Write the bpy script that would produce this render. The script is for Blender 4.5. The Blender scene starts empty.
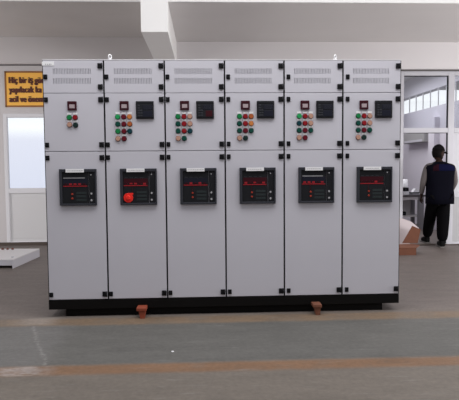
import bpy, bmesh, math, random
from mathutils import Vector, Matrix
random.seed(4)
PI = math.pi
sc = bpy.context.scene
COL = sc.collection

# ------------------------------------------------------------------ camera
YAW, PITCH, ROLL = .0466, .0611, .0079
CAM = Vector((1.5757, -5.6745, 1.522))
fwd = Vector((math.sin(YAW) * math.cos(PITCH), math.cos(YAW) * math.cos(PITCH), -math.sin(PITCH)))
rgt = Vector((math.cos(YAW), -math.sin(YAW), 0))
dwn = fwd.cross(rgt)
r2 = rgt * math.cos(ROLL) + dwn * math.sin(ROLL)
d2 = -rgt * math.sin(ROLL) + dwn * math.cos(ROLL)
cd = bpy.data.cameras.new('camera')
cd.sensor_fit = 'HORIZONTAL'
cd.sensor_width = 36
cd.lens = 36 * 560 / 459
cd.clip_start, cd.clip_end = .05, 200
cam = bpy.data.objects.new('camera', cd)
COL.objects.link(cam)
m = Matrix((r2, -d2, -fwd)).transposed().to_4x4()
m.translation = CAM
cam.matrix_world = m
sc.camera = cam

# ------------------------------------------------------------------ world, lights, exposure
sc.view_settings.view_transform = 'Standard'
sc.view_settings.look = 'None'
sc.view_settings.gamma = 1
sc.view_settings.use_curve_mapping = False
sc.view_settings.exposure = 0.0

w = bpy.data.worlds.new('overcast_sky')
sc.world = w
w.use_nodes = True
nt = w.node_tree
nt.nodes.clear()
out = nt.nodes.new('ShaderNodeOutputWorld')
bg = nt.nodes.new('ShaderNodeBackground')
tc = nt.nodes.new('ShaderNodeTexCoord')
sep = nt.nodes.new('ShaderNodeSeparateXYZ')
ramp = nt.nodes.new('ShaderNodeValToRGB')
mr = nt.nodes.new('ShaderNodeMapRange')
mr.inputs['From Min'].default_value = -.2
mr.inputs['From Max'].default_value = 1
e = ramp.color_ramp.elements
e[0].position, e[0].color = .0, (.42, .42, .46, 1)
e[1].position, e[1].color = 1, (.40, .40, .42, 1)
n = e.new(.1375); n.color = (.93, .94, 1.06, 1)
n = e.new(.205); n.color = (1.0, 1.0, 1.1, 1)
n = e.new(.222); n.color = (1.3, 1.3, 1.3, 1)
n = e.new(.35); n.color = (.62, .62, .65, 1)
bg.inputs['Strength'].default_value = 1.0
nt.links.new(tc.outputs['Generated'], sep.inputs[0])
nt.links.new(sep.outputs['Z'], mr.inputs['Value'])
nt.links.new(mr.outputs[0], ramp.inputs[0])
nt.links.new(ramp.outputs[0], bg.inputs[0])
nt.links.new(bg.outputs[0], out.inputs[0])


def area(name, loc, target, sx, sy, power, col=(1, 1, 1)):
    l = bpy.data.lights.new(name, 'AREA')
    l.shape = 'RECTANGLE'
    l.size, l.size_y, l.energy, l.color = sx, sy, power, col
    o = bpy.data.objects.new(name, l)
    COL.objects.link(o)
    o.location = loc
    o.rotation_euler = (Vector(target) - Vector(loc)).to_track_quat('-Z', 'Y').to_euler()
    return o


area('hall_skylight', (2.5, -1.5, 5.4), (2.5, -1.0, 0), 8, 2.0, 260, (1, .985, .98))
area('hall_fill_right', (10.5, -.1, 1.2), (2.4, 3.4, 3.9), 4.0, 2.0, 430, (1, .98, .98))  # unseen lamp added at the right, tilted up to brighten soffit and wall
area('hall_fill_left', (-8.5, 1.8, 1.0), (-1.5, 4.2, 4.2), 4.5, 2.0, 340, (1, .98, .97))  # unseen low lamp added at the left to lift soffit and wall
area('office_fill', (5.6, 7.2, 3.6), (5.6, 7.2, 0), 1.6, 3.2, 76, (.97, .97, 1))  # added area light without a fixture, brightens the office interior


# ------------------------------------------------------------------ materials
MATS = {}


def mat(name, col, rough=.5, metal=0, noise=0, nscale=8, bump=0, spec=.5):
    if name in MATS:
        return MATS[name]
    ma = bpy.data.materials.new(name)
    ma.use_nodes = True
    nt = ma.node_tree
    b = nt.nodes['Principled BSDF']
    b.inputs['Base Color'].default_value = (*col, 1)
    b.inputs['Roughness'].default_value = rough
    b.inputs['Metallic'].default_value = metal
    b.inputs['Specular IOR Level'].default_value = spec
    if noise or bump:
        tcn = nt.nodes.new('ShaderNodeTexCoord')
        no = nt.nodes.new('ShaderNodeTexNoise')
        no.inputs['Scale'].default_value = nscale
        no.inputs['Detail'].default_value = 5
        nt.links.new(tcn.outputs['Object'], no.inputs['Vector'])
        if noise:
            mx = nt.nodes.new('ShaderNodeMix')
            mx.data_type = 'RGBA'
            mx.inputs[6].default_value = (*[c * (1 - noise) for c in col], 1)
            mx.inputs[7].default_value = (*[min(1, c * (1 + noise)) for c in col], 1)
            nt.links.new(no.outputs['Fac'], mx.inputs[0])
            nt.links.new(mx.outputs[2], b.inputs['Base Color'])
        if bump:
            bp = nt.nodes.new('ShaderNodeBump')
            bp.inputs['Strength'].default_value = bump
            bp.inputs['Distance'].default_value = .01
            nt.links.new(no.outputs['Fac'], bp.inputs['Height'])
            nt.links.new(bp.outputs[0], b.inputs['Normal'])
    MATS[name] = ma
    return ma


PAINT = mat('light_grey_powder_coat', (.59, .582, .642), .5, noise=.03, nscale=3)
ROOFP = mat('roof_powder_coat', (.62, .615, .64), .45)
BLACK = mat('black_hardware', (.005, .005, .007), .5, spec=.2)
SEAL = mat('black_rubber_seal', (.006, .006, .007), .8, spec=.2)
PLINTH = mat('black_plinth_paint', (.004, .0035, .0035), .6, noise=.2, spec=.15)
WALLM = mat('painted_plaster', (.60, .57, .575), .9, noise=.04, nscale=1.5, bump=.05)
WALLR = mat('painted_plaster_lit_right', (.73, .705, .715), .9, noise=.03, nscale=1.5, bump=.05)  # right wall made paler than the left to carry its brighter light
SLABR = mat('raw_plaster_soffit_lit', (.63, .605, .60), .9, noise=.05, nscale=1.2, bump=.08)  # right soffit: brighter light from the right put into the colour
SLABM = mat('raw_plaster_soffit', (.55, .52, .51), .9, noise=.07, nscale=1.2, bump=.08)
BEAMM = mat('white_painted_beam', (.80, .79, .78), .85, noise=.02, nscale=3)
HALLM = mat('hall_wall_paint', (.34, .33, .33), .9)
FRAME = mat('white_pvc_frame', (.74, .73, .76), .35)
DFRAME = mat('white_door_profile', (.54, .535, .575), .4)
DPANEL = mat('door_leaf_panel', (.42, .415, .43), .5)
PANEL = mat('white_pvc_panel', (.66, .65, .66), .45)
INNER = mat('office_wall_paint', (.66, .63, .69), .9)
SKIRT = mat('dark_skirting', (.075, .055, .045), .7)


def glass(name, tint=(.93, .95, .97), gloss=.06):
    ma = bpy.data.materials.new(name)
    ma.use_nodes = True
    nt = ma.node_tree
    nt.nodes.clear()
    o = nt.nodes.new('ShaderNodeOutputMaterial')
    mx = nt.nodes.new('ShaderNodeMixShader')
    tr = nt.nodes.new('ShaderNodeBsdfTransparent')
    gl = nt.nodes.new('ShaderNodeBsdfGlossy')
    tr.inputs[0].default_value = (*tint, 1)
    gl.inputs['Roughness'].default_value = .03
    mx.inputs[0].default_value = gloss
    nt.links.new(tr.outputs[0], mx.inputs[1])
    nt.links.new(gl.outputs[0], mx.inputs[2])
    nt.links.new(mx.outputs[0], o.inputs[0])
    return ma


GLASS = glass('clear_glass')


def floor_mat():
    ma = bpy.data.materials.new('worn_concrete_with_painted_bands')
    ma.use_nodes = True
    nt = ma.node_tree
    L = nt.links.new
    b = nt.nodes['Principled BSDF']
    tcn = nt.nodes.new('ShaderNodeTexCoord')
    sp = nt.nodes.new('ShaderNodeSeparateXYZ')
    L(tcn.outputs['Object'], sp.inputs[0])

    def noise(scale, detail=6, sx=1, sy=1, rough=.6):
        mp = nt.nodes.new('ShaderNodeMapping')
        mp.inputs['Scale'].default_value = (sx, sy, 1)
        L(tcn.outputs['Object'], mp.inputs[0])
        no = nt.nodes.new('ShaderNodeTexNoise')
        no.inputs['Scale'].default_value = scale
        no.inputs['Detail'].default_value = detail
        no.inputs['Roughness'].default_value = rough
        L(mp.outputs[0], no.inputs['Vector'])
        return no.outputs['Fac']

    def math_(op, a, b_=None, c=None):
        nd = nt.nodes.new('ShaderNodeMath')
        nd.operation = op
        for k, v in enumerate((a, b_, c)):
            if v is None:
                continue
            if isinstance(v, (int, float)):
                nd.inputs[k].default_value = v
            else:
                L(v, nd.inputs[k])
        return nd.outputs[0]

    def ramp_(v, lo, hi):
        nd = nt.nodes.new('ShaderNodeMapRange')
        nd.interpolation_type = 'SMOOTHSTEP'
        L(v, nd.inputs['Value'])
        nd.inputs['From Min'].default_value = lo
        nd.inputs['From Max'].default_value = hi
        return nd.outputs[0]

    def mix(f, a, c):
        nd = nt.nodes.new('ShaderNodeMix')
        nd.data_type = 'RGBA'
        if isinstance(f, (int, float)):
            nd.inputs[0].default_value = f
        else:
            L(f, nd.inputs[0])
        for k, v in ((6, a), (7, c)):
            if isinstance(v, tuple):
                nd.inputs[k].default_value = (*v, 1)
            else:
                L(v, nd.inputs[k])
        return nd.outputs[2]

    fine, mid, big = noise(26), noise(5), noise(.9, 3)
    y = math_('ADD', sp.outputs['Y'], math_('MULTIPLY', math_('SUBTRACT', mid, .5), .05))
    x = math_('ADD', sp.outputs['X'], math_('MULTIPLY', math_('SUBTRACT', mid, .5), .25))

    def band(y0, y1, s=.02):
        return math_('MULTIPLY', ramp_(y, y0 - s, y0 + s), math_('SUBTRACT', 1, ramp_(y, y1 - s, y1 + s)))
    base = mix(big, (.130, .112, .094), (.176, .152, .129))
    far = mix(big, (.140, .116, .104), (.180, .152, .138))
    base = mix(ramp_(sp.outputs['Y'], -.3, .2), base, far)
    grey = mix(big, (.100, .099, .092), (.132, .127, .117))
    c = mix(band(-1.40, -.30, .04), base, grey)
    wear = ramp_(noise(3.2, 8), .28, .62)
    c = mix(math_('MULTIPLY', band(-1.60, -1.41, .045), math_('MULTIPLY', ramp_(noise(3.5, 8, 1.2), .0, .5), .95)), c, (.200, .112, .062))
    c = mix(math_('MULTIPLY', band(-.31, -.06, .05), math_('ADD', .35, math_('MULTIPLY', wear, .5))), c, (.205, .142, .092))
    # worn white paint left of the line-up
    pale = math_('MULTIPLY', band(-1.60, -1.41), math_('MULTIPLY', math_('SUBTRACT', 1, ramp_(x, .30, .46)), ramp_(x, -.35, .2)))
    c = mix(math_('MULTIPLY', math_('MULTIPLY', pale, .9), ramp_(noise(9, 8, .8, 2), .32, .58)), c, (.32, .28, .26))
    pale2 = math_('MULTIPLY', band(-.26, -.02, .05), math_('MULTIPLY', math_('SUBTRACT', 1, ramp_(x, .0, .2)), ramp_(x, -.42, -.1)))
    c = mix(math_('MULTIPLY', pale2, .55), c, (.33, .29, .26))
    bluish = math_('MULTIPLY', band(-1.40, -.30, .04), math_('SUBTRACT', 1, ramp_(x, .2, .42)))
    c = mix(math_('MULTIPLY', bluish, .5), c, (.165, .16, .158))
    # scratches; a scuffed diagonal streak across the grey band
    ln = math_('ABSOLUTE', math_('SUBTRACT', math_('ADD', sp.outputs['X'], math_('MULTIPLY', math_('SUBTRACT', mid, .5), .10)), math_('ADD', -.20, math_('MULTIPLY', sp.outputs['Y'], -.40))))
    streak = math_('MULTIPLY', math_('SUBTRACT', 1, ramp_(ln, .0, .035)), math_('MULTIPLY', band(-1.40, -.30, .04), ramp_(fine, .38, .62)))
    c = mix(math_('MULTIPLY', streak, .4), c, (.30, .29, .28))
    scr = ramp_(noise(5, 4, .5, 5), .60, .70)
    c = mix(math_('MULTIPLY', scr, .3), c, (.28, .27, .26))
    # grain and dark stains
    g = math_('ADD', .36, math_('MULTIPLY', fine, .64))
    g = math_('ADD', g, math_('MULTIPLY', noise(4.5, 8, .45, 1.6, .7), .66))
    st = math_('SUBTRACT', 1, math_('MULTIPLY', ramp_(noise(1.8, 6, .7, 1.4), .55, .75), .16))
    g = math_('MULTIPLY', g, st)
    vm = nt.nodes.new('ShaderNodeVectorMath')
    vm.operation = 'SCALE'
    L(c, vm.inputs[0])
    L(g, vm.inputs['Scale'])
    L(vm.outputs[0], b.inputs['Base Color'])
    b.inputs['Roughness'].default_value = .55
    b.inputs['Specular IOR Level'].default_value = .35
    bp = nt.nodes.new('ShaderNodeBump')
    bp.inputs['Strength'].default_value = .12
    bp.inputs['Distance'].default_value = .01
    L(fine, bp.inputs['Height'])
    L(bp.outputs[0], b.inputs['Normal'])
    return ma


# ------------------------------------------------------------------ mesh helpers
class MB:
    def __init__(self):
        self.bm = bmesh.new()
        self.mats = []

    def mi(self, ma):
        if ma not in self.mats:
            self.mats.append(ma)
        return self.mats.index(ma)

    def _merge(self, t, ma):
        k = self.mi(ma)
        vm = {}
        for v in t.verts:
            vm[v] = self.bm.verts.new(v.co)
        for f in t.faces:
            try:
                nf = self.bm.faces.new([vm[v] for v in f.verts])
                nf.material_index = k
                nf.smooth = f.smooth
            except ValueError:
                pass
        t.free()

    def box(self, x0, x1, y0, y1, z0, z1, ma, bev=0, seg=2, M=None):
        t = bmesh.new()
        bmesh.ops.create_cube(t, size=1)
        for v in t.verts:
            v.co = Vector(((x0 + x1) / 2 + v.co.x * (x1 - x0), (y0 + y1) / 2 + v.co.y * (y1 - y0), (z0 + z1) / 2 + v.co.z * (z1 - z0)))
        if bev:
            bmesh.ops.bevel(t, geom=t.edges[:], offset=bev, segments=seg, affect='EDGES', profile=.5)
        if M:
            t.transform(M)
        self._merge(t, ma)
        return self

    def cyl(self, c, r, h, axis, ma, r2=None, n=24, bev=0):
        t = bmesh.new()
        bmesh.ops.create_cone(t, cap_ends=True, segments=n, radius1=r, radius2=r if r2 is None else r2, depth=h)
        for f in t.faces:
            f.smooth = len(f.verts) == 4
        if bev:
            ed = [e_ for e_ in t.edges if any(len(f.verts) > 4 for f in e_.link_faces)]
            bmesh.ops.bevel(t, geom=ed, offset=bev, segments=2, affect='EDGES')
        q = Vector((0, 0, 1)).rotation_difference(Vector(axis)).to_matrix().to_4x4()
        q.translation = Vector(c)
        t.transform(q)
        self._merge(t, ma)
        return self

    def prism(self, pts, direction, ma):
        """polygon pts (3D, planar) extruded along direction"""
        t = bmesh.new()
        a = [t.verts.new(p) for p in pts]
        b = [t.verts.new(Vector(p) + Vector(direction)) for p in pts]
        t.faces.new(a)
        t.faces.new(b[::-1])
        for i in range(len(a)):
            j = (i + 1) % len(a)
            t.faces.new((a[i], b[i], b[j], a[j]))
        bmesh.ops.recalc_face_normals(t, faces=t.faces[:])
        self._merge(t, ma)
        return self

    def torus(self, c, R, r, ma, M=None, n=24, k=10):
        t = bmesh.new()
        vs = []
        for i in range(n):
            a = 2 * PI * i / n
            row = []
            for j in range(k):
                b = 2 * PI * j / k
                row.append(t.verts.new(((R + r * math.cos(b)) * math.cos(a), r * math.sin(b), (R + r * math.cos(b)) * math.sin(a))))
            vs.append(row)
        for i in range(n):
            for j in range(k):
                f = t.faces.new((vs[i][j], vs[i][(j + 1) % k], vs[(i + 1) % n][(j + 1) % k], vs[(i + 1) % n][j]))
                f.smooth = True
        if M:
            t.transform(M)
        t.transform(Matrix.Translation(Vector(c)))
        bmesh.ops.recalc_face_normals(t, faces=t.faces[:])
        self._merge(t, ma)
        return self

    def mesh(self, name):
        me = bpy.data.meshes.new(name)
        self.bm.to_mesh(me)
        self.bm.free()
        for ma in self.mats:
            me.materials.append(ma)
        return me


def link(name, me, parent=None):
    o = bpy.data.objects.new(name, me)
    COL.objects.link(o)
    if parent:
        o.parent = parent
    return o


def build(name, mb, parent=None, loc=None):
    o = link(name, mb.mesh(name), parent)
    if loc:
        o.location = loc
    return o


def tag(o, label=None, cat=None, group=None, kind=None):
    if label:
        o['label'] = label
    if cat:
        o['category'] = cat
    if group:
        o['group'] = group
    if kind:
        o['kind'] = kind
    return o


def thing(name, loc, label, cat, group=None):
    o = bpy.data.objects.new(name, None)
    o.empty_display_size = .1
    COL.objects.link(o)
    o.location = loc
    return tag(o, label, cat, group)


def struct(name, mb, parent=None):
    o = build(name, mb, parent)
    if not parent:
        o['kind'] = 'structure'
    return o


# ------------------------------------------------------------------ setting
YL, YR = 5.4, 4.6            # wall faces left and right of the beam
ZSL, ZSR = 3.995, 3.74       # soffits
fm = floor_mat()
struct('floor', MB().box(-9, 14, -14, 12, -.2, 0, fm))

struct('wall_front', MB().box(-9, 14, -12.2, -12, 0, 4.6, HALLM))
struct('wall_far_left', MB().box(-9.2, -9, -12.2, YL + .25, 0, 4.6, HALLM))
struct('wall_far_right', MB().box(14, 14.2, -12.2, YL + .25, 0, 4.6, HALLM))

# left wall with a glazed window unit
WX0, WX1, WZ0, WZ1 = -2.27, -1.10, .02, 2.56
mb = MB()
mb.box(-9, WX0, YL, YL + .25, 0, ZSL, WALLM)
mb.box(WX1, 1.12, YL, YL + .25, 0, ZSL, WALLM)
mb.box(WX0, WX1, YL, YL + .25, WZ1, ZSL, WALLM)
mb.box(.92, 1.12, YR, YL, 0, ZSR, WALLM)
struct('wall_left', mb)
struct('trim_lintel', MB().box(-9, .92, YL - .10, YL, 3.495, ZSL, WALLM))
LEDGE_SHADE = mat('grey_ledge_shade', (.13, .12, .12), .9)  # dark strip colour standing in for the shade below the ledges
struct('trim_shade_left', MB().box(-9, .92, YL - .012, YL - .0005, 3.472, 3.4945, LEDGE_SHADE))
struct('trim_shade_right', MB().box(1.13, 14, YR - .012, YR - .0005, 3.238, 3.2615, LEDGE_SHADE))
struct('baseboard_left', MB().box(-9, .92, YL - .025, YL - .0105, 0, .062, SKIRT))

t = bpy.data.objects.new('window_1', None)
COL.objects.link(t)
t.location = (-1.7, YL, 0)
t['kind'] = 'structure'


def at(o, par):
    """keep world-space mesh coordinates under a located parent"""
    o.parent = par
    o.matrix_parent_inverse = Matrix.Translation(par.location).inverted()
    return o


f = MB()
f.box(WX0, -2.203, YL - .01, YL + .08, .03, WZ1, FRAME, .006)
f.box(WX1 - .07, WX1, YL - .01, YL + .08, .03, WZ1, FRAME, .006)
f.box(-2.203, WX1 - .07, YL - .01, YL + .08, 2.485, WZ1, FRAME, .006)
f.box(-2.203, WX1 - .07, YL - .01, YL + .08, 1.02, 1.117, FRAME, .006)
f.box(-2.203, WX1 - .07, YL - .01, YL + .08, .03, .07, FRAME, .006)
at(build('window_frame', f), t)
at(build('window_pane', MB().box(-2.203, WX1 - .07, YL + .035, YL + .045, 1.117, 2.485, GLASS)), t)
p = MB().box(-2.203, WX1 - .07, YL + .02, YL + .06, .07, 1.02, PANEL)
p.box(-2.15, WX1 - .12, YL + .012, YL + .02, .13, .965, PANEL, .004)
at(build('lower_panel', p), t)

# right wall: glazed partition with an open doorway, wall above the lintel line
DX0, DX1 = 5.22, 6.135
mb = MB()
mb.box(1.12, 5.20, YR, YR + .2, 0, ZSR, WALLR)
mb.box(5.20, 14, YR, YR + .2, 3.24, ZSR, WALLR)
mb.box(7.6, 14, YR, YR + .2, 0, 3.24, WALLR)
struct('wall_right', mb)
struct('trim_ledge', MB().box(1.12, 14, YR - .09, YR, 3.262, ZSR, WALLR))

t = bpy.data.objects.new('door_1', None)
COL.objects.link(t)
t.location = (5.72, YR, 0)
t['kind'] = 'structure'
f = MB()
F0, F1 = YR - .0, YR + .09
f.box(5.20, 5.295, F0, F1, 0, 3.235, DFRAME, .006)
f.box(DX1, 6.25, F0, F1, 0, 3.235, DFRAME, .006)
f.box(5.295, DX1, F0, F1, 3.155, 3.235, DFRAME, .006)
f.box(5.295, DX1, F0, F1, 2.105, 2.195, DFRAME, .006)
f.box(6.25, 7.52, F0, F1, 3.155, 3.235, DFRAME, .006)
f.box(6.25, 7.52, F0, F1, 2.105, 2.195, DFRAME, .006)
f.box(6.25, 7.52, F0, F1, .90, .98, DFRAME, .006)
f.box(6.25, 7.52, F0, F1, 0, .06, DFRAME, .006)
f.box(7.52, 7.60, F0, F1, 0, 3.235, DFRAME, .006)
at(build('door_frame', f), t)
s = MB()                                   # dark glazing seals
s.box(5.295, DX1, F0 + .02, F0 + .05, 3.143, 3.155, SEAL)
s.box(DX1 - .014, DX1, F0 + .02, F0 + .05, 2.195, 3.143, SEAL)
s.box(DX1 - .010, DX1, F0 + .02, F0 + .05, .03, 2.105, SEAL)
s.box(5.295, DX1, F0 + .02, F0 + .05, 2.097, 2.105, SEAL)
at(build('glazing_seal', s), t)
at(build('transom_pane', MB().box(5.295, DX1 - .014, F0 + .035, F0 + .043, 2.195, 3.143, GLASS)), t)
at(build('side_transom_pane', MB().box(6.25, 7.52, F0 + .035, F0 + .043, 2.195, 3.155, GLASS)), t)
at(build('side_panel', MB().box(6.25, 7.52, F0 + .03, F0 + .06, 
        .98, 2.105, DFRAME)), t)
at(build('side_panel', MB().box(6.25, 7.52, F0 + .03, F0 + .06, .06, .90, DPANEL)), t)
at(build('door_sill', MB().box(5.20, 7.60, YR - .03, YR + .10, 0, .018, SKIRT)), t)

# concrete beam and soffits of the mezzanine
struct('trim_beam', MB().box(.764, 1.125, 2.0, YL + .2, 3.32, 4.6, BEAMM, .006))
mb = MB()
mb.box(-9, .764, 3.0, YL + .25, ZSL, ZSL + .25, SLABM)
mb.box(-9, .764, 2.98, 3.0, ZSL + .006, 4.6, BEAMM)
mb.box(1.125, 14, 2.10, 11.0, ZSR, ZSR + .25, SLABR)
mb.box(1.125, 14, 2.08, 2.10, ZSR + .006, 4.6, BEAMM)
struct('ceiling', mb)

# office behind the doorway
IX, IY = 7.62, 10.6
Xr = 7.0
cz0, cz1 = 2.87, 3.28
ys = [4.9, 5.35, 5.80, 6.25, 6.70, 7.15, 7.60, 8.05, 8.50, 8.95, 9.40, 9.85]
mb = MB()
mb.box(Xr, Xr + .2, 4.9, IY, 0, cz0, INNER)
mb.box(Xr, Xr + .2, 4.9, IY, cz1, ZSR, INNER)
for k, yy in enumerate(ys[:-1]):
    mb.box(Xr + .01, Xr + .03, yy + .425, yy + .45, cz0, cz1, FRAME)
mb.box(Xr, Xr + .2, ys[-1] - .0, IY, cz0, cz1, INNER)
mb.box(Xr, Xr + .2, YR + .2, 4.9, 0, ZSR, INNER)
mb.box(3.0, Xr + .2, IY, IY + .2, 0, ZSR, INNER)
mb.box(2.8, 3.0, YR + .2, IY, 0, ZSR, INNER)
mb.box(Xr - .12, Xr, 7.0, 7.34, 0, 2.6, INNER)
struct('wall_office', mb)


# ------------------------------------------------------------------ cabinet mesh kit
def col(n, c, r=.35, spec=.2):
    return mat(n, c, r, spec=spec)


WHITE = col('white_label_plastic', (.86, .86, .88))
MAROON = col('dark_maroon_bezel', (.050, .010, .018))
LCDW = col('pale_meter_face', (.42, .34, .36))
DKGREY = col('dark_grey_bezel', (.040, .042, .052))
FACE = col('black_face', (.015, .016, .019), .4)
STRIP = col('charcoal_strip', (.016, .017, .021), .5)
REDL = col('red_marking', (.34, .020, .028))
DKRED = col('dark_red_window', (.045, .007, .012))
DKBLUE = col('dark_blue_window', (.014, .015, .026))
ORED = col('orange_red_button', (.38, .045, .025))
BRED = col('bright_red_tag', (.85, .035, .025))
LGREY = col('light_grey_knob', (.40, .40, .42))
GTXT = col('grey_print', (.45, .45, .47))
BTN = {'g': col('green_cap', (.010, .20, .060)), 'r': col('red_cap', (.26, .010, .016)),
       'a': col('amber_cap', (.55, .20, .055)), 'c': col('cream_cap', (.48, .28, .21)),
       'd': col('dark_green_cap', (.006, .065, .048)), 'm': col('dark_red_cap', (.13, .008, .018)),
       'k': col('black_green_cap', (.012, .030, .028)), 'b': col('bright_green_cap', (.02, .33, .10)),
       'o': col('orange_cap', (.42, .11, .035)), 't': col('teal_cap', (.006, .045, .060))}
CACHE = {}


def cached(key, fn):
    if key not in CACHE:
        CACHE[key] = fn()
    return CACHE[key]


W = .6
ZB, ZT = .175, 2.584
DV0, DV1 = 2.256, 2.572
DC0, DC1 = 1.679, 2.250
DB0, DB1 = .182, 1.673
D0, D1 = .008, .592


def body_mesh():
    b = MB()
    b.box(.002, .598, .022, .78, ZB, ZT - .012, PAINT)
    b.box(0, .6, .0, .79, ZT - .010, ZT, ROOFP, .003)
    return b.mesh('body')


def seal_mesh():
    b = MB()
    b.box(.0005, .0055, .004, .0215, ZB, ZT - .012, SEAL)
    b.box(.5945, .5995, .004, .0215, ZB, ZT - .012, SEAL)
    return b.mesh('door_seal')


def vent_mesh():
    b = MB()
    x0, x1 = .104, .482
    rows = ((2.345, 2.402), (2.439, 2.496))
    n_ = 24
    p_ = (x1 - x0) / n_
    b.box(D0, x0, 0, .02, DV0, DV1, PAINT)
    b.box(x1, D1, 0, .02, DV0, DV1, PAINT)
    b.box(x0, x1, 0, .02, DV0, rows[0][0], PAINT)
    b.box(x0, x1, 0, .02, rows[0][1], rows[1][0], PAINT)
    b.box(x0, x1, 0, .02, rows[1][1], DV1, PAINT)
    for z0, z1 in rows:
        for k in range(n_):
            a = x0 + k * p_
            b.box(a + p_ * .32, a + p_, 0, .02, z0, z1, PAINT)
    return b.mesh('vent_door')


def plate_mesh(name, z0, z1):
    return MB().box(D0, D1, 0, .02, z0, z1, PAINT, .0025).mesh(name)


def hinge_mesh():
    b = MB()
    b.box(-.026, .022, -.012, .0, -.026, .026, BLACK, .004)
    b.cyl((.014, -.010, 0), .007, .054, (0, 0, 1), BLACK, n=12)
    return b.mesh('hinge')


def lock_mesh():
    b = MB()
    b.box(-.019, .019, -.010, 0, -.024, .024, BLACK, .004)
    b.cyl((0, -.012, 0), .0115, .006, (0, -1, 0), BLACK, n=20)
    b.box(-.002, .002, -.017, -.014, -.007, .007, STRIP)
    return b.mesh('lock')


def meter_mesh():
    b = MB()
    b.box(-.045, .045, -.016, 0, -.045, .045, MAROON, .004)
    b.box(-.036, .036, -.019, -.014, .021, .037, DKRED, .001)
    return b.mesh('panel_meter')


def display_mesh():
    return MB().box(-.025, .027, -.020, -.015, -.026, .012, LCDW, .001).mesh('display')


RBLK = col('relay_black', (.012, .012, .016), .5)


def relay_mesh():
    b = MB()
    b.box(0, .177, -.022, 0, 0, .175, RBLK, .005)
    b.box(.004, .173, -.025, -.021, .146, .171, FACE, .002)
    b.box(.010, .167, -.024, -.021, .012, .142, STRIP, .002)
    return b.mesh('protection_relay')


def relay_display(red):
    b = MB()
    ma = DKRED if red else DKBLUE
    b.box(.070, .160, -.0265, -.0235, .088, .136, DKBLUE, .001)
    b.box(.095 if red else .070, .160, -.0265, -.0235, .020, .078, ma, .001)
    for k in range(4):
        b.box(.078, .152, -.0275, -.026, .094 + k * .010, .097 + k * .010, DKGREY)
    return b.mesh('display')


def relay_key():
    return MB().box(-.010, .010, -.028, -.0235, -.007, .007, DKGREY, .002).mesh('key')


def button_mesh(c):
    b = MB()
    b.cyl((0, -.004, 0), .0265, .008, (0, -1, 0), BLACK if c not in 'ca' else BTN['m'], n=28, bev=.0015)
    b.cyl((0, -.013, 0), .0240, .012, (0, -1, 0), BTN[c], r2=.0222, n=28, bev=.002)
    return b.mesh('push_button')


def labelplate_mesh():
    return MB().box(-.022, .022, -.003, 0, .027, .046, WHITE, .0008).mesh('label_plate')


SLATE = col('slate_face_field', (.026, .034, .036), .5)


def breaker_bezel():
    b = MB()
    o_, i_ = (0, .367, 0, .365), (.026, .352, .020, .335)
    b.box(o_[0], i_[0], -.030, 0, 0, .365, DKGREY, .004)
    b.box(i_[1], o_[1], -.030, 0, 0, .365, DKGREY, .004)
    b.box(i_[0] - .004, i_[1] + .004, -.030, 0, i_[3], .365, DKGREY, .004)
    b.box(i_[0] - .004, i_[1] + .004, -.030, 0, 0, i_[2], DKGREY, .004)
    return b.mesh('circuit_breaker')


def breaker_face(i):
    b = MB()
    b.box(.026, .286, -.016, 0, .020, .335, FACE, .002)
    b.box(.036, .276, -.018, -.015, .215, .225 + .04, DKRED if i in (1, 3, 5) else DKBLUE, .001)
    b.box(.036, .276, -.019, -.015, .190, .199, REDL)
    rnd = random.Random(i)
    for k in range(5):
        a = .05 + k * .045
        b.box(a, a + .028, -.0195, -.016, .203 + rnd.random() * .006, .222, REDL if rnd.random() < .55 else DKRED)
    if i in (0, 4):
        b.box(.040, .250, -.019, -.015, .272, .279, LGREY if i == 0 else GTXT)
    else:
        for k in range(4):
            b.box(.045 + k * .05, .075 + k * .05, -.019, -.015, .270, .276, DKGREY)
    for k in range(3):
        b.box(.165, .265, -.0175, -.015, .045 + k * .035, .066 + k * .035, SLATE, .001)
    b.box(.118, .124, -.019, -.015, .125, .192, DKRED)
    return b.mesh('face_panel')


def breaker_side():
    b = MB()
    b.box(.292, .350, -.020, 0, .021, .334, STRIP, .003)
    b.box(.300, .342, -.022, -.019, .150, .280, FACE, .002)
    return b.mesh('side_strip')


def nameplate(i):
    b = MB()
    b.box(.067, .247, -.035, -.028, .331, .366, WHITE, .001)
    rnd = random.Random(i + 30)
    x = .085
    while x < .225:
        wd = .007 + rnd.random() * .012
        b.box(x, x + wd, -.0355, -.0345, .346, .351, GTXT)
        x += wd + .005
    return b.mesh('name_label')


def bdot(ma, r):
    return MB().cyl((0, -.020, 0), r, .010, (0, -1, 0), ma, n=20, bev=.001).mesh('button')


def put(name, key, fn, parent, loc=(0, 0, 0), label=None):
    o = link(name, cached(key, fn), parent)
    o.location = loc
    if label:
        o['label'] = label
    return o


CAB_LABELS = [
    'leftmost grey switchgear cabinet, with only four buttons and no dark relay beside its meter',
    'grey switchgear cabinet, second from the left, with a big round red tag on its breaker',
    'grey switchgear cabinet, third from the left, beside the red-tagged one',
    'grey switchgear cabinet, fourth from the left, just right of the middle',
    'grey switchgear cabinet, fifth from the left, second from the doorway end of the row',
    'rightmost grey switchgear cabinet, at the doorway end of the row']
GRID = [None,
        ['b', 'm', 'a', 'd', 'm', 'o', 'g', 'm', 't', 'c', 'm'],
        ['g', 'r', 'c', 'd', 'r', 'c', 'd', 'r', 't', 'c', 'd'],
        ['g', 'r', 'o', 'd', 'r', 'a', 'd', 'm', 'd', 'c', 'k'],
        ['b', 'r', 'c', 't', 'r', 'c', 'd', 'm', 'd', 'c', 'm'],
        ['g', 'r', 'c', 'd', 'r', 'c', 'd', 'm', 'd', 'c', 'k']]

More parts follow.
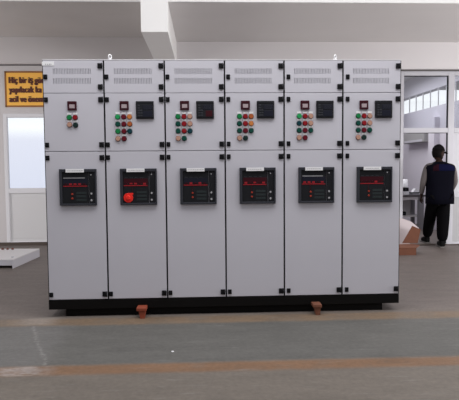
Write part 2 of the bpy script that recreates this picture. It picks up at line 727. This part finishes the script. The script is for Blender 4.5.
for i in range(6):
    c = thing('switchgear_cabinet', (W * i, 0, 0), CAB_LABELS[i], 'electrical cabinet', 'switchgear cabinets in the row')
    put('body', 'body', body_mesh, c)
    put('door_seal', 'seal', seal_mesh, c, label='black rubber seal')
    vd = put('vent_door', 'vent', vent_mesh, c)
    cdoor = put('control_door', 'cdoor', lambda: plate_mesh('control_door', DC0, DC1), c)
    bdoor = put('breaker_door', 'bdoor', lambda: plate_mesh('breaker_door', DB0, DB1), c)
    for par, zz in ((vd, (2.520, 2.313)), (cdoor, (2.188, 1.741)), (bdoor, (1.613, .232))):
        for z in zz:
            put('hinge', 'hinge', hinge_mesh, par, (.568, 0, z), 'black hinge')
    for par, zz in ((vd, (2.411,)), (cdoor, (2.188, 1.741)), (bdoor, (1.613, .232))):
        for z in zz:
            put('lock', 'lock', lock_mesh, par, (.034 + (-.004, -.006, -.004, .002, .010, .014)[i], 0, z), 'black quarter-turn lock')
    # meter
    bdx = (0, -.017, -.017, 0, .006, .012)[i]
    mx_ = .284 if i == 0 else .207 + bdx * .6
    me_ = put('panel_meter', 'meter', meter_mesh, c, (mx_, 0, 2.128), 'dark maroon square meter')
    put('display', 'display', display_mesh, me_, label='pale meter window')
    # push buttons
    if i == 0:
        bt = [(.253, 2.013, 'g'), (.312, 2.013, 'r'), (.255, 1.941, 'c'), (.313, 1.938, 'k')]
    else:
        xs, zs = [v_ + bdx for v_ in (.147, .207, .265)], (2.017, 1.945, 1.874, 1.800)
        bt = [(xs[k % 3], zs[k // 3], GRID[i][k]) for k in range(11)]
    names = {'b': 'bright green', 'g': 'green', 'd': 'dark green', 't': 'teal', 'k': 'near-black', 'r': 'red', 'm': 'dark red', 'a': 'amber', 'o': 'orange', 'c': 'cream'}
    for bx, bz, k in bt:
        pb = put('push_button', 'btn' + k, lambda: button_mesh(k), c, (bx, 0, bz), names[k] + ' round push button')
        put('label_plate', 'lp', labelplate_mesh, pb, label='white label plate')
    if i:
        rl = put('protection_relay', 'relay', relay_mesh, c, (.322 + bdx * .5, 0, 1.996), 'dark grey square relay')
        red = i == 2
        put('display', 'rd%d' % red, lambda: relay_display(red), rl, label='dark display window')
        for q in range(5):
            put('key', 'rk', relay_key, rl, (.030, 0, .030 + q * .025))
            if q < 3:
                put('key', 'rk', relay_key, rl, (.055, 0, .030 + q * .025))
    # circuit breaker front
    cb = put('circuit_breaker', 'cbz', breaker_bezel, c, (.143, 0, 1.136), 'dark framed circuit breaker')
    put('face_panel', 'cbf%d' % i, lambda: breaker_face(i), cb, label='black breaker face with a red line')
    put('side_strip', 'cbs', breaker_side, cb)
    put('name_label', 'nl%d' % i, lambda: nameplate(i), cb, label='white name label')
    put('button', 'gk', lambda: bdot(LGREY, .010), cb, (.314, -.001, .118), 'light grey knob')
    put('button', 'gk', lambda: bdot(LGREY, .010), cb, (.314, -.001, .051), 'light grey knob')
    put('button', 'gs', lambda: bdot(LGREY, .006), cb, (.314, -.001, .305), 'small grey knob')
    if i == 1:
        tg = MB()
        tg.cyl((0, -.022, 0), .048, .006, (0, -1, 0), BRED, n=40, bev=.002)
        tg.cyl((0, -.032, 0), .024, .016, (0, -1, 0), BRED, r2=.020, n=28, bev=.002)
        tg.box(.012, .050, -.024, -.020, .030, .048, BRED, .002)
        o = build('red_tag', tg, cb, (.080, 0, .073))
        o['label'] = 'bright red round tag'
    else:
        put('button', 'ob', lambda: bdot(ORED, .0095), cb, (.125, 0, .115), 'orange-red button')
        put('button', 'ob', lambda: bdot(ORED, .0095), cb, (.125, 0, .072), 'orange-red button')
    if i == 0:
        b = MB().box(.0, .118, -.0035, -.0005, 2.522, 2.562, WHITE, .0008)
        for k, wd in enumerate((.014, .012, .018, .010)):
            x = .030 + k * .018
            b.box(x, x + wd * .8, -.0042, -.003, 2.530, 2.540, GTXT)
        o = build('maker_sticker', b, c)
        o['label'] = 'small white sticker'
    if i in (1, 4):
        b = MB()
        b.cyl((0, .05, ZT + .008), .016, .016, (0, 0, 1), WHITE, n=16)
        b.torus((0, .05, ZT + .036), .020, .006, WHITE, Matrix.Rotation(.9, 4, 'Z'))
        o = build('lifting_eye', b, c, (.057 if i == 1 else .532, 0, 0))
        o['label'] = 'white lifting eye'

b = MB()
b.box(.0, 3.6, .0, .06, .08, .1745, PLINTH, .003)
b.box(.0, 3.6, .72, .78, .08, .1745, PLINTH, .003)
b.box(.16, 3.44, .045, .12, 0, .0815, PLINTH, .003)  # front rail added in black to fill the shaded gap under the plinth
b.box(.10, 3.50, .66, .74, 0, .0815, PLINTH, .003)
for x in (0, .58, 1.18, 1.78, 2.38, 2.98, 3.54):
    b.box(x, x + .06, .05, .73, .082, .1735, PLINTH)
tag(build('plinth', b), 'long black steel plinth under the whole row of grey cabinets', 'plinth')

RUST = mat('orange_painted_steel', (.26, .050, .022), .6, noise=.25, nscale=30)
RUSTD = mat('rusty_orange_steel', (.17, .060, .032), .7, noise=.35, nscale=25)


def block(x, y0, ma, wide, label):
    t = thing('support_block', (x, 0, 0), label, 'support block', 'support blocks at the foot of the plinth')
    b = MB().box(-wide / 2, wide / 2, y0 - .012, -.003, .078, .112, ma, .006)
    build('top_plate', b, t)
    b = MB()
    k = wide / 2
    b.prism([(-k * .62, y0, .079), (k * .80, y0, .079), (k * .60, y0, 0), (-k * .30, y0, 0)], (0, .085, 0), ma)
    build('foot', b, t)


block(.945, -.115, RUST, .098, 'bright orange support block at the plinth, below the second cabinet from the left')
block(2.720, -.115, RUSTD, .088, 'rusty orange support block at the plinth, below the fifth cabinet from the left')

# ------------------------------------------------------------------ wall sign
YEL = mat('orange_yellow_sign', (.99, .52, .09), .6)
BORD = mat('brown_sign_border', (.30, .125, .035), .6)
BRN = mat('brown_sign_print', (.10, .022, .010), .6)
t = thing('wall_sign', (-1.6, YL - .05, 2.68), 'orange-yellow sign with three lines of brown lettering above the bright window', 'sign')
sx0, sx1, sz0, sz1 = -2.213, -1.30, 2.684, 3.365
YS = YL - .012
at(build('board', MB().box(sx0, sx1, YS, YL, sz0, sz1, YEL)), t)
b = MB()
for (a, b_, c_, d_) in ((sx0, sx0 + .030, sz0, sz1), (sx0, sx1, sz0, sz0 + .030), (sx0, sx1, sz1 - .030, sz1), (sx1 - .030, sx1, sz0, sz1)):
    b.box(a, b_, YS - .006, YS + .004, c_, d_, BORD)
at(build('border', b), t)


def text_mesh(s_, x0, x1, z, h, y, ma, name):
    cu = bpy.data.curves.new(name, 'FONT')
    cu.body = s_
    cu.size = 1
    cu.offset = .006
    cu.space_character = 1.06
    cu.extrude = .01
    o = bpy.data.objects.new(name, cu)
    COL.objects.link(o)
    dg = bpy.context.evaluated_depsgraph_get()
    me = bpy.data.meshes.new_from_object(o.evaluated_get(dg))
    bpy.data.objects.remove(o)
    bpy.data.curves.remove(cu)
    xs = [v.co.x for v in me.vertices]
    a, b2 = min(xs), max(xs)
    for v in me.vertices:
        v.co = Vector((x0 + (v.co.x - a) / (b2 - a) * (x1 - x0), y - .004 - v.co.z * .2, z + v.co.y * h))
    bb = bmesh.new()                       # heavy strokes: the outline laid side by side
    for dx, dz, dy in ((-.014, .0, 0), (.0, .004, -.0004), (.014, .0, -.0008), (.007, -.004, -.0012)):
        t2 = me.copy()
        t2.transform(Matrix.Translation((dx, dy, dz)))
        bb.from_mesh(t2)
        bpy.data.meshes.remove(t2)
    bb.to_mesh(me)
    bb.free()
    me.materials.clear()
    me.materials.append(ma)
    return link(name, me)


for s_, z, x1 in (('Hiç bir iş gör', 3.140, -1.475), ('yapılacak ka', 2.960, -1.520), ('acil ve önemli', 2.780, -1.440)):
    at(text_mesh(s_, -2.125, x1, z, .165, YS, BRN, 'lettering'), t)

# ------------------------------------------------------------------ cover panel lying on the floor, left
WP = mat('white_sheet_steel', (.70, .68, .69), .35)
WPS = mat('grey_sheet_edge', (.50, .49, .53), .4)
RB = mat('red_brown_knob', (.16, .055, .040), .6)
t = thing('cover_panel', (-1.303, 2.84, 0), 'flat white metal cover panel lying on the floor by the left wall', 'metal panel')
ang = math.atan2(3.93 - 2.84, -1.223 + 1.303)
ex = Vector((math.cos(ang + PI / 2), math.sin(ang + PI / 2), 0))     # towards the left
ey = Vector((math.cos(ang), math.sin(ang), 0))
M = Matrix((ex, ey, (0, 0, 1))).transposed().to_4x4()
b = MB()
Lx, Ly = 1.25, 1.10
b.box(0, Lx, 0, Ly, .126, .14, WP, .003, M=M)
build('top_sheet', b, t)
b = MB()
b.box(0, .012, .0, Ly, 0, .1255, WPS, M=M)
b.box(Lx - .012, Lx, 0, Ly, 0, .1255, WPS, M=M)
b.box(.0125, Lx - .0125, Ly - .012, Ly, 0, .1255, WPS, M=M)
b.box(.0125, Lx - .0125, 0.004, .016, .045, .1255, WPS, M=M)
build('rim', b, t)
for k in range(3):
    b = MB()
    px_ = .44 + k * .085
    b.cyl(tuple((M @ Vector((px_ - .02, Ly - .10, .150)))), .022, .020, (0, 0, 1), RB, n=16, bev=.003)
    b.cyl(tuple((M @ Vector((px_ - .02, Ly - .10, .163)))), .012, .010, (0, 0, 1), RB, n=12)
    build('knob', b, t)['label'] = 'red-brown knob'
b = MB().box(.0, .035, .0, .03, .14, .155, WPS, .004, M=M @ Matrix.Translation((.06, .16, 0)))
build('clip', b, t)

# ------------------------------------------------------------------ cardboard box by the doorway
CARD = mat('brown_cardboard', (.135, .046, .022), .85, noise=.12, nscale=12)
CARDI = mat('cardboard_inside', (.19, .072, .038), .85, noise=.1, nscale=12)
t = thing('cardboard_box', (4.82, 3.71, 0), 'open brown cardboard box with a raised flap on the floor by the doorway', 'box')
b = MB()
x0, x1, y0, y1, h = 4.50, 5.135, 3.50, 3.92, .122
b.box(x0, x1, y0, y1, 0, .006, CARD)
b.box(x0, x1, y0, y0 + .007, .006, h, CARD)
b.box(x0, x1, y1 - .007, y1, .006, h, CARD)
b.box(x0, x0 + .007, y0 + .007, y1 - .007, .006, h, CARD)
b.box(x1 - .007, x1, y0 + .007, y1 - .007, .006, h, CARD)
at(build('carton_body', b), t)
b = MB().prism([(x0, y0 - .01, h + .001), (x1 + .01, y0 - .01, h + .001), (5.275, 3.70, .134), (5.18, 3.80, .140), (x0, 3.80, .140)], (0, 0, .006), CARDI)
at(build('folded_flap', b), t)
b = MB().prism([(5.03, 3.875, .15), (5.215, 3.90, .45), (5.365, 3.90, .385), (5.305, 3.875, .147)], (0, .007, 0), CARD)
at(build('raised_flap', b), t)
FOAM = mat('white_packing_sheet', (.56, .49, .50), .8, noise=.05)
b = MB()
b.prism([(4.62, 4.0, 0), (5.16, 4.0, .0), (5.30, 4.04, .30), (5.395, 4.06, .39), (5.27, 4.08, .50), (5.12, 4.09, .56), (4.62, 4.10, .59)], (0, .03, 0), FOAM)
tag(build('packing_sheet', b), 'pinkish white packing sheet standing behind the open cardboard box', 'packing sheet')

b = MB().box(-.009, .009, -.012, .012, 0, .004, WHITE, .001, M=Matrix.Rotation(.4, 4, 'Z'))
o = build('paper_scrap', b, loc=(1.31, -1.14, .0005))
tag(o, 'tiny white scrap lying on the grey floor band in front of the cabinets', 'scrap')

# ------------------------------------------------------------------ office furniture seen through the doorway
BT = mat('dark_bench_top', (.06, .052, .055), .5)
STL = mat('grey_steel_tube', (.20, .195, .21), .45)
LITE = mat('light_bench_board', (.60, .57, .58), .6)
t = thing('workbench', (6.3, 7.2, 0), 'grey workbench with dark top seen through the doorway, left of the man', 'workbench')
at(build('bench_top', MB().box(5.55, 6.70, 7.0, 7.55, .775, .815, BT, .004)), t)
at(build('apron', MB().box(5.60, 6.55, 7.03, 7.06, .70, .774, LITE, .003)), t)
for lx in (5.58, 6.54):
    for ly in (7.02, 7.44):
        at(build('leg', MB().box(lx, lx + .13 if ly < 7.2 else lx + .08, ly, ly + .08, 0, .774, STL, .004)), t)
at(build('shelf', MB().box(5.60, 6.66, 7.10, 7.48, .30, .33, LITE, .003)), t)
at(build('back_board', MB().box(5.67, 6.53, 7.49, 7.51, .331, .774, LITE)), t)
tag(build('paper_roll', MB().cyl((6.34, 7.33, .815 + .18), .055, .36, (0, 0, 1), WHITE, n=24, bev=.004)),
    'upright white roll standing on the dark workbench top', 'paper roll')
b = MB().box(6.22, 6.34, 7.08, 7.20, .815, .90, WHITE, .008)
tag(build('instrument_case', b), 'small white case at the front of the workbench, under the black device', 'case')
t = thing('bench_device', (6.27, 7.14, .9), 'small black device on top of the white case on the workbench', 'device')
at(build('housing', MB().box(6.20, 6.33, 7.07, 7.19, .901, .985, BLACK, .012)), t)
at(build('dial', MB().cyl((6.25, 7.066, .945), .02, .012, (0, -1, 0), DKGREY, n=16)), t)
t = thing('desk_gadget', (6.50, 7.2, .815), 'white and grey gadget on the workbench, next to the man', 'gadget')
at(build('base', MB().box(6.41, 6.58, 7.08, 7.28, .815, .85, WPS, .006)), t)
at(build('tray', MB().box(6.40, 6.60, 7.07, 7.29, .851, .875, DKGREY, .004)), t)
at(build('cover', MB().prism([(6.43, 7.09, .876), (6.58, 7.09, .876), (6.57, 7.09, .94), (6.50, 7.09, .96)], (0, .15, 0), WHITE)), t)
tag(build('toolbox', MB().box(5.95, 6.30, 7.14, 7.36, .331, .42, BLACK, .015)),
    'dark box on the lower shelf of the workbench', 'toolbox')

ACM = mat('grey_appliance_plastic', (.33, .325, .325), .5)
t = thing('air_conditioner', (6.99, 8.75, 2.1), 'pale grey wall-mounted air conditioner high behind the doorway', 'air conditioner')
at(build('casing', MB().box(6.83, 6.999, 7.50, 8.85, 2.05, 2.32, ACM, .02)), t)
at(build('air_outlet', MB().box(6.82, 6.84, 7.58, 8.77, 2.065, 2.12, WPS, .004)), t)


# ------------------------------------------------------------------ person
def skin(name, J, E, ma, sub=2, root=0, smooth=True):
    me = bpy.data.meshes.new(name)
    ks = list(J)
    me.from_pydata([J[k][0] for k in ks], [(ks.index(a), ks.index(b)) for a, b in E], [])
    o = bpy.data.objects.new(name, me)
    COL.objects.link(o)
    md = o.modifiers.new('s', 'SKIN')
    md.use_smooth_shade = smooth
    for k, key in enumerate(ks):
        r = J[key][1]
        me.skin_vertices[0].data[k].radius = r if isinstance(r, tuple) else (r, r)
        me.skin_vertices[0].data[k].use_root = (k == root)
    if sub:
        o.modifiers.new('u', 'SUBSURF').levels = sub
    dg = bpy.context.evaluated_depsgraph_get()
    dg.update()
    nm = bpy.data.meshes.new_from_object(o.evaluated_get(dg))
    bpy.data.objects.remove(o)
    nm.materials.clear()
    nm.materials.append(ma)
    return nm


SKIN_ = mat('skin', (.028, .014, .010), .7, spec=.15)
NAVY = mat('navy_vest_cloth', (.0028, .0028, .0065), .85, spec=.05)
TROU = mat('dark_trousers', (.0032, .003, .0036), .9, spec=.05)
SLEEVE = mat('grey_sleeve_cloth', (.13, .115, .115), .9, spec=.05)
CAPM = mat('black_cap', (.007, .006, .007), .85, spec=.05)
HAIR = mat('black_hair', (.006, .005, .005), .7, spec=.05)
BLUE = mat('blue_yoke', (.004, .005, .026), .85, spec=.05)
WINE = mat('wine_yoke', (.018, .004, .008), .85, spec=.05)
SHOE = mat('black_shoe', (.008, .008, .008), .5, spec=.05)
SOLE = mat('grey_sole', (.16, .15, .14), .7)
EYE = mat('eye_white', (.6, .6, .58), .3)

PO = Vector((5.87, 4.33, 0))
man = thing('person', PO, 'man in a black cap and navy vest seen from behind, stepping into the doorway', 'person')


def V(x, y, z):
    return (x, y, z)


hipL, hipR = V(-.09, .01, .95), V(.085, 0, .95)
kneeL, kneeR = V(-.055, .26, .54), V(.085, .02, .51)
ankL, ankR = V(.02, .60, .10), V(.06, -.02, .09)
shL, shR = V(-.225, .0, 1.485), V(.235, .0, 1.475)
elL, elR = V(-.295, .02, 1.19), V(.305, .03, 1.18)
wrL, wrR = V(-.275, .14, .95), V(.275, .16, 1.00)
# head turned to the right and a little down
HD = Vector((-.005, .03, 1.705))

body = MB()
J = {'pel': (V(0, 0, .97), (.15, .105)), 'wa': (V(0, 0, 1.14), (.135, .095)), 'ch': (V(0, .0, 1.34), (.165, .11)),
     'cl': (V(0, .0, 1.475), (.10, .075)), 'ne': (V(-.002, .015, 1.56), (.058, .06)), 'nt': (V(-.004, .02, 1.62), (.056, .06)),
     'shL': (shL, .06), 'elL': (elL, .043), 'wrL': (wrL, .028), 'paL': (V(-.272, .165, .885), (.036, .018)),
     'shR': (shR, .06), 'elR': (elR, .043), 'wrR': (wrR, .028), 'paR': (V(.265, .20, .935), (.036, .018)),
     'hL': (hipL, .088), 'kL': (kneeL, .058), 'aL': (ankL, .038), 'bL': (V(.02, .70, .045), (.036, .026)), 'tL': (V(.02, .77, .032), (.034, .02)),
     'hR': (hipR, .088), 'kR': (kneeR, .058), 'aR': (ankR, .038), 'bR': (V(.075, .09, .035), (.036, .026)), 'tR': (V(.08, .16, .025), (.034, .02))}
E_ = [('pel', 'wa'), ('wa', 'ch'), ('ch', 'cl'), ('cl', 'ne'), ('ne', 'nt'), ('cl', 'shL'), ('shL', 'elL'), ('elL', 'wrL'), ('wrL', 'paL'),
      ('cl', 'shR'), ('shR', 'elR'), ('elR', 'wrR'), ('wrR', 'paR'), ('pel', 'hL'), ('hL', 'kL'), ('kL', 'aL'), ('aL', 'bL'), ('bL', 'tL'),
      ('pel', 'hR'), ('hR', 'kR'), ('kR', 'aR'), ('aR', 'bR'), ('bR', 'tR')]
bm_ = bmesh.new()
bm_.from_mesh(skin('b', J, E_, SKIN_))
# fingers: five short bent chains per hand
for sgn, pa, wr in ((-1, Vector(V(-.272, .165, .885)), Vector(wrL)), (1, Vector(V(.265, .20, .935)), Vector(wrR))):
    d = (pa - wr).normalized()
    side = Vector((-sgn, .2, 0)).normalized()
    across = d.cross(side).normalized()
    for q, (off, ln) in enumerate(((-.028, .062), (-.010, .075), (.009, .080), (.027, .070), (.030, .055))):
        if q < 4:
            b0 = pa + across * off
            b1 = b0 + d * (.03 + ln * .35)
            b2_ = b1 + (d * .8 + side * .6).normalized() * ln * .4
            b3 = b2_ + (d * .35 + side).normalized() * ln * .3
        else:
            b0 = pa - d * .02 + across * off * .8
            b1 = b0 + (across * .8 + d * .5).normalized() * .035
            b2_ = b1 + (d + side * .3).normalized() * .03
            b3 = b2_ + (d + side * .5).normalized() * .022
        Jf = {'a': (tuple(b0), .009), 'b': (tuple(b1), .009), 'c': (tuple(b2_), .008), 'd': (tuple(b3), .006)}
        bm_.from_mesh(skin('f', Jf, [('a', 'b'), ('b', 'c'), ('c', 'd')], SKIN_, 1))
# head
hb = bmesh.new()
bmesh.ops.create_uvsphere(hb, u_segments=28, v_segments=22, radius=1)
for v in hb.verts:
    x, y, z = v.co              # face towards +y
    sx_, sy_, sz_ = .077, .098, .122
    if z < 0:
        k = -z
        sx_ *= 1 - .30 * k * k
        if y > 0:
            sy_ *= 1 - .06 * k
        else:
            sy_ *= 1 - .35 * k
    if y > .6 and abs(x) < .5 and -.15 < z < .22:
        sy_ *= .965 if abs(x) > .18 else 1.0
    px, py, pz = x * sx_, y * sy_, z * sz_
    if y > .75 and abs(x) < .22 and -.32 < z < .10:      # nose
        py += .026 * (1 - abs(x) / .24) * (1 - abs(z + .16) / .30 if abs(z + .16) < .30 else 0)
    if y > .55 and -.95 < z < -.62:                       # chin
        py += .012
    if y > .7 and -.50 < z < -.42:                        # mouth crease
        py -= .005
    v.co = (px, py, pz)
for s_ in (-1, 1):
    ear = bmesh.new()
    bmesh.ops.create_uvsphere(ear, u_segments=12, v_segments=10, radius=1)
    for v in ear.verts:
        v.co = Vector((s_ * (.078 + .010 * v.co.x * s_), -.008 + .020 * v.co.y, -.010 + .033 * v.co.z))
    tm = bpy.data.meshes.new('ear')
    ear.to_mesh(tm)
    ear.free()
    hb.from_mesh(tm)
HM = Matrix.Translation(HD + Vector((-.012, 0, .018))) @ Matrix.Scale(1.19, 4) @ Matrix.Rotation(-1.12, 4, 'Z') @ Matrix.Rotation(-.16, 4, 'X')
hb.transform(HM)
tm = bpy.data.meshes.new('head')
hb.to_mesh(tm)
hb.free()
bm_.from_mesh(tm)
for f in bm_.faces:
    f.smooth = True
me = bpy.data.meshes.new('body')
bm_.to_mesh(me)
bm_.free()
me.materials.append(SKIN_)
link('body', me, man)
# eyes, beard, hair
for s_ in (-1, 1):
    b = MB()
    tt = bmesh.new()
    bmesh.ops.create_uvsphere(tt, u_segments=12, v_segments=8, radius=.011)
    tt.transform(HM @ Matrix.Translation((s_ * .031, .081, .012)))
    b._merge(tt, EYE)
    build('eye', b, man)


def shell(name, ma, keep, grow, lo=None, seg=28):
    t_ = bmesh.new()
    bmesh.ops.create_uvsphere(t_, u_segments=seg, v_segments=20, radius=1)
    dele = [v for v in t_.verts if not keep(*v.co)]
    bmesh.ops.delete(t_, geom=dele, context='VERTS')
    for v in t_.verts:
        x, y, z = v.co
        k = -z if z < 0 else 0
        v.co = Vector((x * (.077 + grow) * (1 - .30 * k * k), y * (.098 + grow) * ((1 - .06 * k) if y > 0 else (1 - .35 * k)), z * (.122 + grow)))
    bmesh.ops.solidify(t_, geom=t_.faces[:], thickness=.004)
    for f_ in t_.faces:
        f_.smooth = True
    t_.transform(HM)
    b_ = MB()
    b_._merge(t_, ma)
    return b_


build('hair', shell('hair', HAIR, lambda x, y, z: (y < .15 and -.62 < z < .45), .008), man)
build('beard', shell('beard', HAIR, lambda x, y, z: (y > .1 and -1.01 < z < -.38), .010), man)
cp = build('cap', shell('cap', CAPM, lambda x, y, z: z > .24, .014), man)
b = MB()
t_ = bmesh.new()
ring_i, ring_o = [], []
for k in range(15):
    a = -1.15 + 2.3 * k / 14
    ring_i.append(t_.verts.new((math.sin(a) * .086, math.cos(a) * .105, .036)))
    ring_o.append(t_.verts.new((math.sin(a) * .088, math.cos(a) * .105 + .092 * math.cos(a * 1.3) ** .6 if math.cos(a * 1.3) > 0 else math.cos(a) * .105, .022)))
for k in range(14):
    t_.faces.new((ring_i[k], ring_i[k + 1], ring_o[k + 1], ring_o[k]))
bmesh.ops.solidify(t_, geom=t_.faces[:], thickness=.005)
t_.transform(HM)
b._merge(t_, CAPM)
build('brim', b, cp)

# clothing
Js = {'cl': (V(0, 0, 1.46), (.125, .09)), 'shL': (shL, (.076, .076)), 'elL': (elL, .058), 'wrL': (tuple(Vector(wrL) + Vector((0, 0, .02))), .044),
      'shR': (shR, (.076, .076)), 'elR': (elR, .058), 'wrR': (tuple(Vector(wrR) + Vector((0, -.01, .02))), .044), 'ch': (V(0, 0, 1.3), (.15, .105))}
link('shirt', skin('shirt', Js, [('ch', 'cl'), ('cl', 'shL'), ('shL', 'elL'), ('elL', 'wrL'), ('cl', 'shR'), ('shR', 'elR'), ('elR', 'wrR')], SLEEVE), man)


def torso(name, secs, ma, n=32, cap=True):
    """closed tube of superelliptic sections (cx, cy, z, rx, ry)"""
    t_ = bmesh.new()
    rows = []
    for cx, cy, z, rx, ry in secs:
        row = []
        for k in range(n):
            a = 2 * PI * k / n
            c_, s2 = math.cos(a), math.sin(a)
            row.append(t_.verts.new((cx + rx * math.copysign(abs(c_) ** .75, c_), cy + ry * math.copysign(abs(s2) ** .85, s2), z)))
        rows.append(row)
    for a, b_ in zip(rows, rows[1:]):
        for k in range(n):
            t_.faces.new((a[k], a[(k + 1) % n], b_[(k + 1) % n], b_[k])).smooth = True
    if cap:
        t_.faces.new(rows[0][::-1])
        t_.faces.new(rows[-1])
    b_ = MB()
    b_._merge(t_, ma)
    return b_


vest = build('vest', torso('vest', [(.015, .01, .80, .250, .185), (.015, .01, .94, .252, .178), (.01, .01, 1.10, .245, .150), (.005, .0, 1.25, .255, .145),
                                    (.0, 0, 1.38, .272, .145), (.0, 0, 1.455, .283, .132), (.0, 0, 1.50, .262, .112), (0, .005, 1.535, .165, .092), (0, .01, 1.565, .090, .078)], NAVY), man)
y_ = torso('yoke', [(.01, -.003, 1.40, .265, .146), (.01, -.003, 1.455, .265, .136), (.01, -.003, 1.495, .240, .118), (.01, -.001, 1.52, .175, .104)], BLUE)
yo = build('yoke', y_, vest)
yo['label'] = 'dark blue shoulder yoke'
for f in yo.data.polygons:
    if f.center.x < -.03:
        f.material_index = 1
yo.data.materials.append(WINE)
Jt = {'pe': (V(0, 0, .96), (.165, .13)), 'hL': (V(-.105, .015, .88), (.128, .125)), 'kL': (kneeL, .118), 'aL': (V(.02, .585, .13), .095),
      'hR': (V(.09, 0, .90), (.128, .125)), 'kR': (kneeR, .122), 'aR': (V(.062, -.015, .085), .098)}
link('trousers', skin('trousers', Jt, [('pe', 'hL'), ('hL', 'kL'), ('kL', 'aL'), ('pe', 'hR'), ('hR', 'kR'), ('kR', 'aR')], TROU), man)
for ank, rot_, dz in ((Vector((.02, .62, .0)), 0, .0), (Vector((.065, .02, .0)), -.12, 0)):
    b = MB()
    Mx = Matrix.Translation(ank + Vector((0, 0, dz))) @ Matrix.Rotation(rot_, 4, 'Z')
    t_ = bmesh.new()
    bmesh.ops.create_cube(t_, size=1)
    bmesh.ops.subdivide_edges(t_, edges=t_.edges[:], cuts=3, use_grid_fill=True)
    for v in t_.verts:
        x, y, z = v.co
        L_ = y + .5
        wd = .098 * (1 - .35 * max(0, L_ - .7) / .3) * (.85 + .15 * min(1, L_ * 3))
        ht = .105 if L_ < .45 else .105 - .05 * (L_ - .45) / .55
        v.co = (x * wd, -.09 + L_ * .285, .018 + (z + .5) * ht)
    bmesh.ops.bevel(t_, geom=[e_ for e_ in t_.edges if e_.calc_face_angle(0) > .6], offset=.012, segments=2, affect='EDGES')
    for f_ in t_.faces:
        f_.smooth = True
    t_.transform(Mx)
    b._merge(t_, SHOE)
    sh = build('shoe', b, man)
    b = MB().box(-.050, .050, -.095, .195, 0, .020, SOLE, .006, M=Mx)
    build('sole', b, sh)
